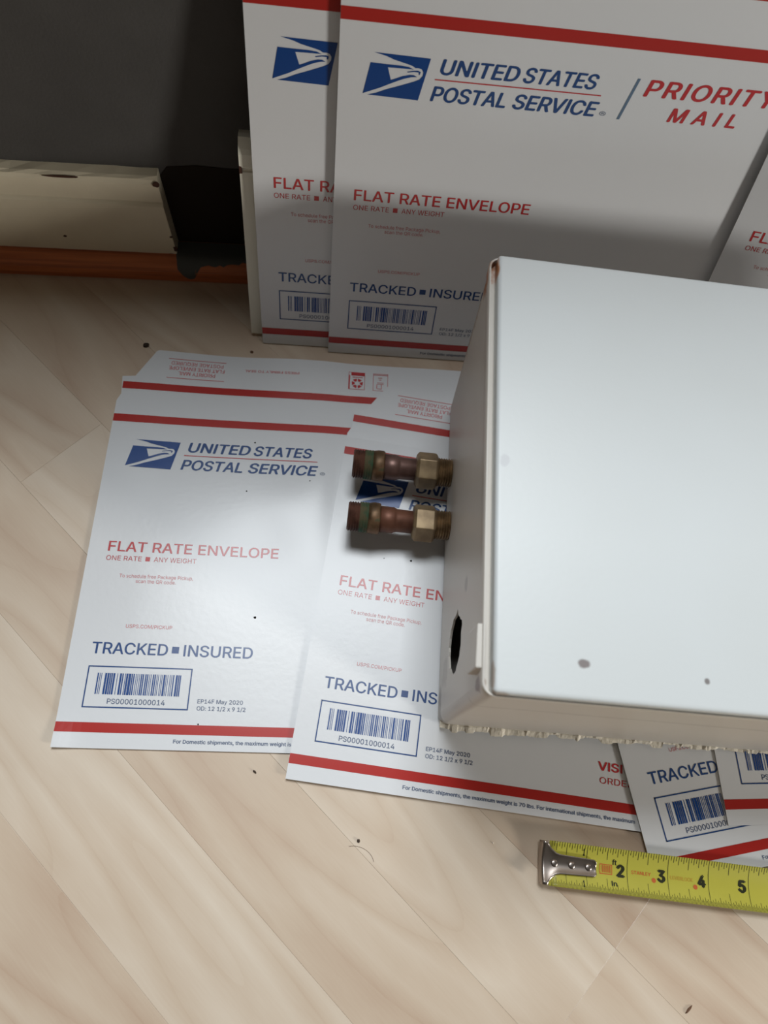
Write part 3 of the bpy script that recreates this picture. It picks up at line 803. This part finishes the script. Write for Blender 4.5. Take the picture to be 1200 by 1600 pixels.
# end hook: T-shaped plate on the blade, bent down at the end, three rivets
def hook_half(x):
    pts = [(-.0, .47), (.06, .47), (.16, .33), (.30, .235), (.42, .21), (1.28, .185), (1.33, .165), (1.36, .12)]
    for (a, b), (c, e) in zip(pts, pts[1:]):
        if x <= c: return b + (e - b) * (x - a) / (c - a)
    return pts[-1][1]
xs = [.0, .03, .06, .10, .16, .22, .30, .36, .42, .6, .8, 1.0, 1.2, 1.28, 1.31, 1.34, 1.36]
V = []; F = []; nn_ = 13
def hz(x, t): # trough along the middle of the plate
    return .035 + cup(t * hook_half(x)) + .045 * (abs(t) ** 2) * min(1, max(0, (x - .1) / .25))
for lay in (0, -.03):
    for x in xs:
        for j in range(nn_):
            t = -1 + 2 * j / (nn_ - 1); V.append((x * .93 - .04, t * hook_half(x), hz(x, t) + lay))
o2 = len(xs) * nn_
for i in range(len(xs) - 1):
    for j in range(nn_ - 1):
        a = i * nn_ + j; F.append((a, a + nn_, a + nn_ + 1, a + 1)); F.append((o2 + a, o2 + a + 1, o2 + a + nn_ + 1, o2 + a + nn_))
    a = i * nn_; F.append((a, o2 + a, o2 + a + nn_, a + nn_)); a += nn_ - 1; F.append((a, a + nn_, o2 + a + nn_, o2 + a))
a = (len(xs) - 1) * nn_
F += [(a + j, o2 + a + j, o2 + a + j + 1, a + j + 1) for j in range(nn_ - 1)]
hook = mesh('end_hook', V, F, CHROME, tape, smooth=True)
# bent-down lip
V = []; F = []
prof = [(-.02, 0.035), (-.06, .03), (-.095, .0), (-.115, -.06), (-.14, -.095)]
for s in (0, 1):
    for (x, z) in prof:
        for j in range(nn_):
            t = -1 + 2 * j / (nn_ - 1); y = t * .47
            V.append((x + (.03 if s else 0), y, z + cup(y) * (1 if z > -.02 else .5) - (.028 if s and z > 0 else 0)))
L0 = len(prof) * nn_
for i in range(len(prof) - 1):
    for j in range(nn_ - 1):
        a = i * nn_ + j; F.append((a, a + 1, a + nn_ + 1, a + nn_)); F.append((L0 + a, L0 + a + nn_, L0 + a + nn_ + 1, L0 + a + 1))
    a = i * nn_; F.append((a, a + nn_, L0 + a + nn_, L0 + a)); a += nn_ - 1; F.append((a, L0 + a, L0 + a + nn_, a + nn_))
mesh('hook_lip', V, F, CHROME, hook, smooth=True)
for x in (.21, .63, 1.04):
    V = []; F = []; R_ = .085
    for k, (r, z) in enumerate(((R_, 0), (R_ * .95, .014), (R_ * .6, .024), (0.01, .027))):
        for i in range(16):
            a = i / 16 * 2 * math.pi; V.append((x + r * math.cos(a), r * math.sin(a) * 1.0, .037 + z))
    for k in range(3):
        for i in range(16):
            F.append((k * 16 + i, k * 16 + (i + 1) % 16, (k + 1) * 16 + (i + 1) % 16, (k + 1) * 16 + i))
    F.append(tuple(48 + i for i in range(16)))
    mesh('rivet', V, F, CHROME, hook, smooth=True)

# ------------------------------------------------------------------ crumbs and a hair on the floor
def crumb(x, y, rx, ry, rot, m, name, label, cat, h=.05):
    V = []; F = []; rr = random.Random(int(x * 100))
    for (q, z) in ((1, .0), (1.05, .4), (.7, .85)):
        for k in range(8):
            a = k / 8 * 2 * math.pi; j = rr.uniform(.8, 1.15); V.append((rx * q * j * math.cos(a), ry * q * j * math.sin(a), z * h))
    V.append((0, 0, h))
    for l in range(2):
        for k in range(8): F.append((l * 8 + k, l * 8 + (k + 1) % 8, l * 8 + 8 + (k + 1) % 8, l * 8 + 8 + k))
    F += [(16 + k, 16 + (k + 1) % 8, 24) for k in range(8)] + [tuple(reversed(range(8)))]
    o = mesh(name, V, F, m, None, smooth=True); o.matrix_world = yawM(x, y, 0.0, rot); return tag(o, label, cat)
CR = mat('dark_crumb', srgb(62, 50, 40), rough=.9); CR2 = mat('brown_crumb', srgb(104, 74, 54), rough=.9)
crumb(-1.572, .251, .055, .025, -.4, CR, 'crumb', 'dark crumb on the floor just below the gap between the flat envelopes', 'crumb')
crumb(1.246, -.694, .035, .045, .3, CR, 'crumb', 'dark crumb on the floor below the overlapping flat envelope', 'crumb')
crumb(-8.20, 11.20, .09, .07, .6, CR, 'crumb', 'dark clump of dirt by the flap corner of the left flat envelope', 'crumb', .10)
crumb(9.42, -2.476, .11, .025, .9, CR2, 'wood_splinter', 'brown splinter on the floor below the tape measure', 'splinter', .04)
crumb(4.431, -.043, .022, .015, 0, mat('pale_crumb', srgb(235, 225, 210), rough=.6), 'crumb', 'tiny pale crumb on the floor left of the tape measure hook', 'crumb', .03)
crumb(-5.1, 10.9 + .95, .05, .05, 0, CR2, 'crumb', 'brown crumb on the floor in front of the leftmost upright envelope', 'crumb', .03)
# hair
V = []; F = []
for i in range(15):
    a = math.radians(20 + 110 * i / 14); V += [(.42 * math.cos(a), .30 * math.sin(a), .004), (.428 * math.cos(a), .308 * math.sin(a), .004), (.424 * math.cos(a), .304 * math.sin(a), .012)]
for i in range(14):
    for k in range(3): F.append((i * 3 + k, i * 3 + (k + 1) % 3, i * 3 + 3 + (k + 1) % 3, i * 3 + 3 + k))
h = mesh('hair', V, F, CR2, None); h.matrix_world = yawM(1.30, -1.12, 0, -.1); tag(h, 'short curved hair on the floor beside the dark crumb', 'hair')
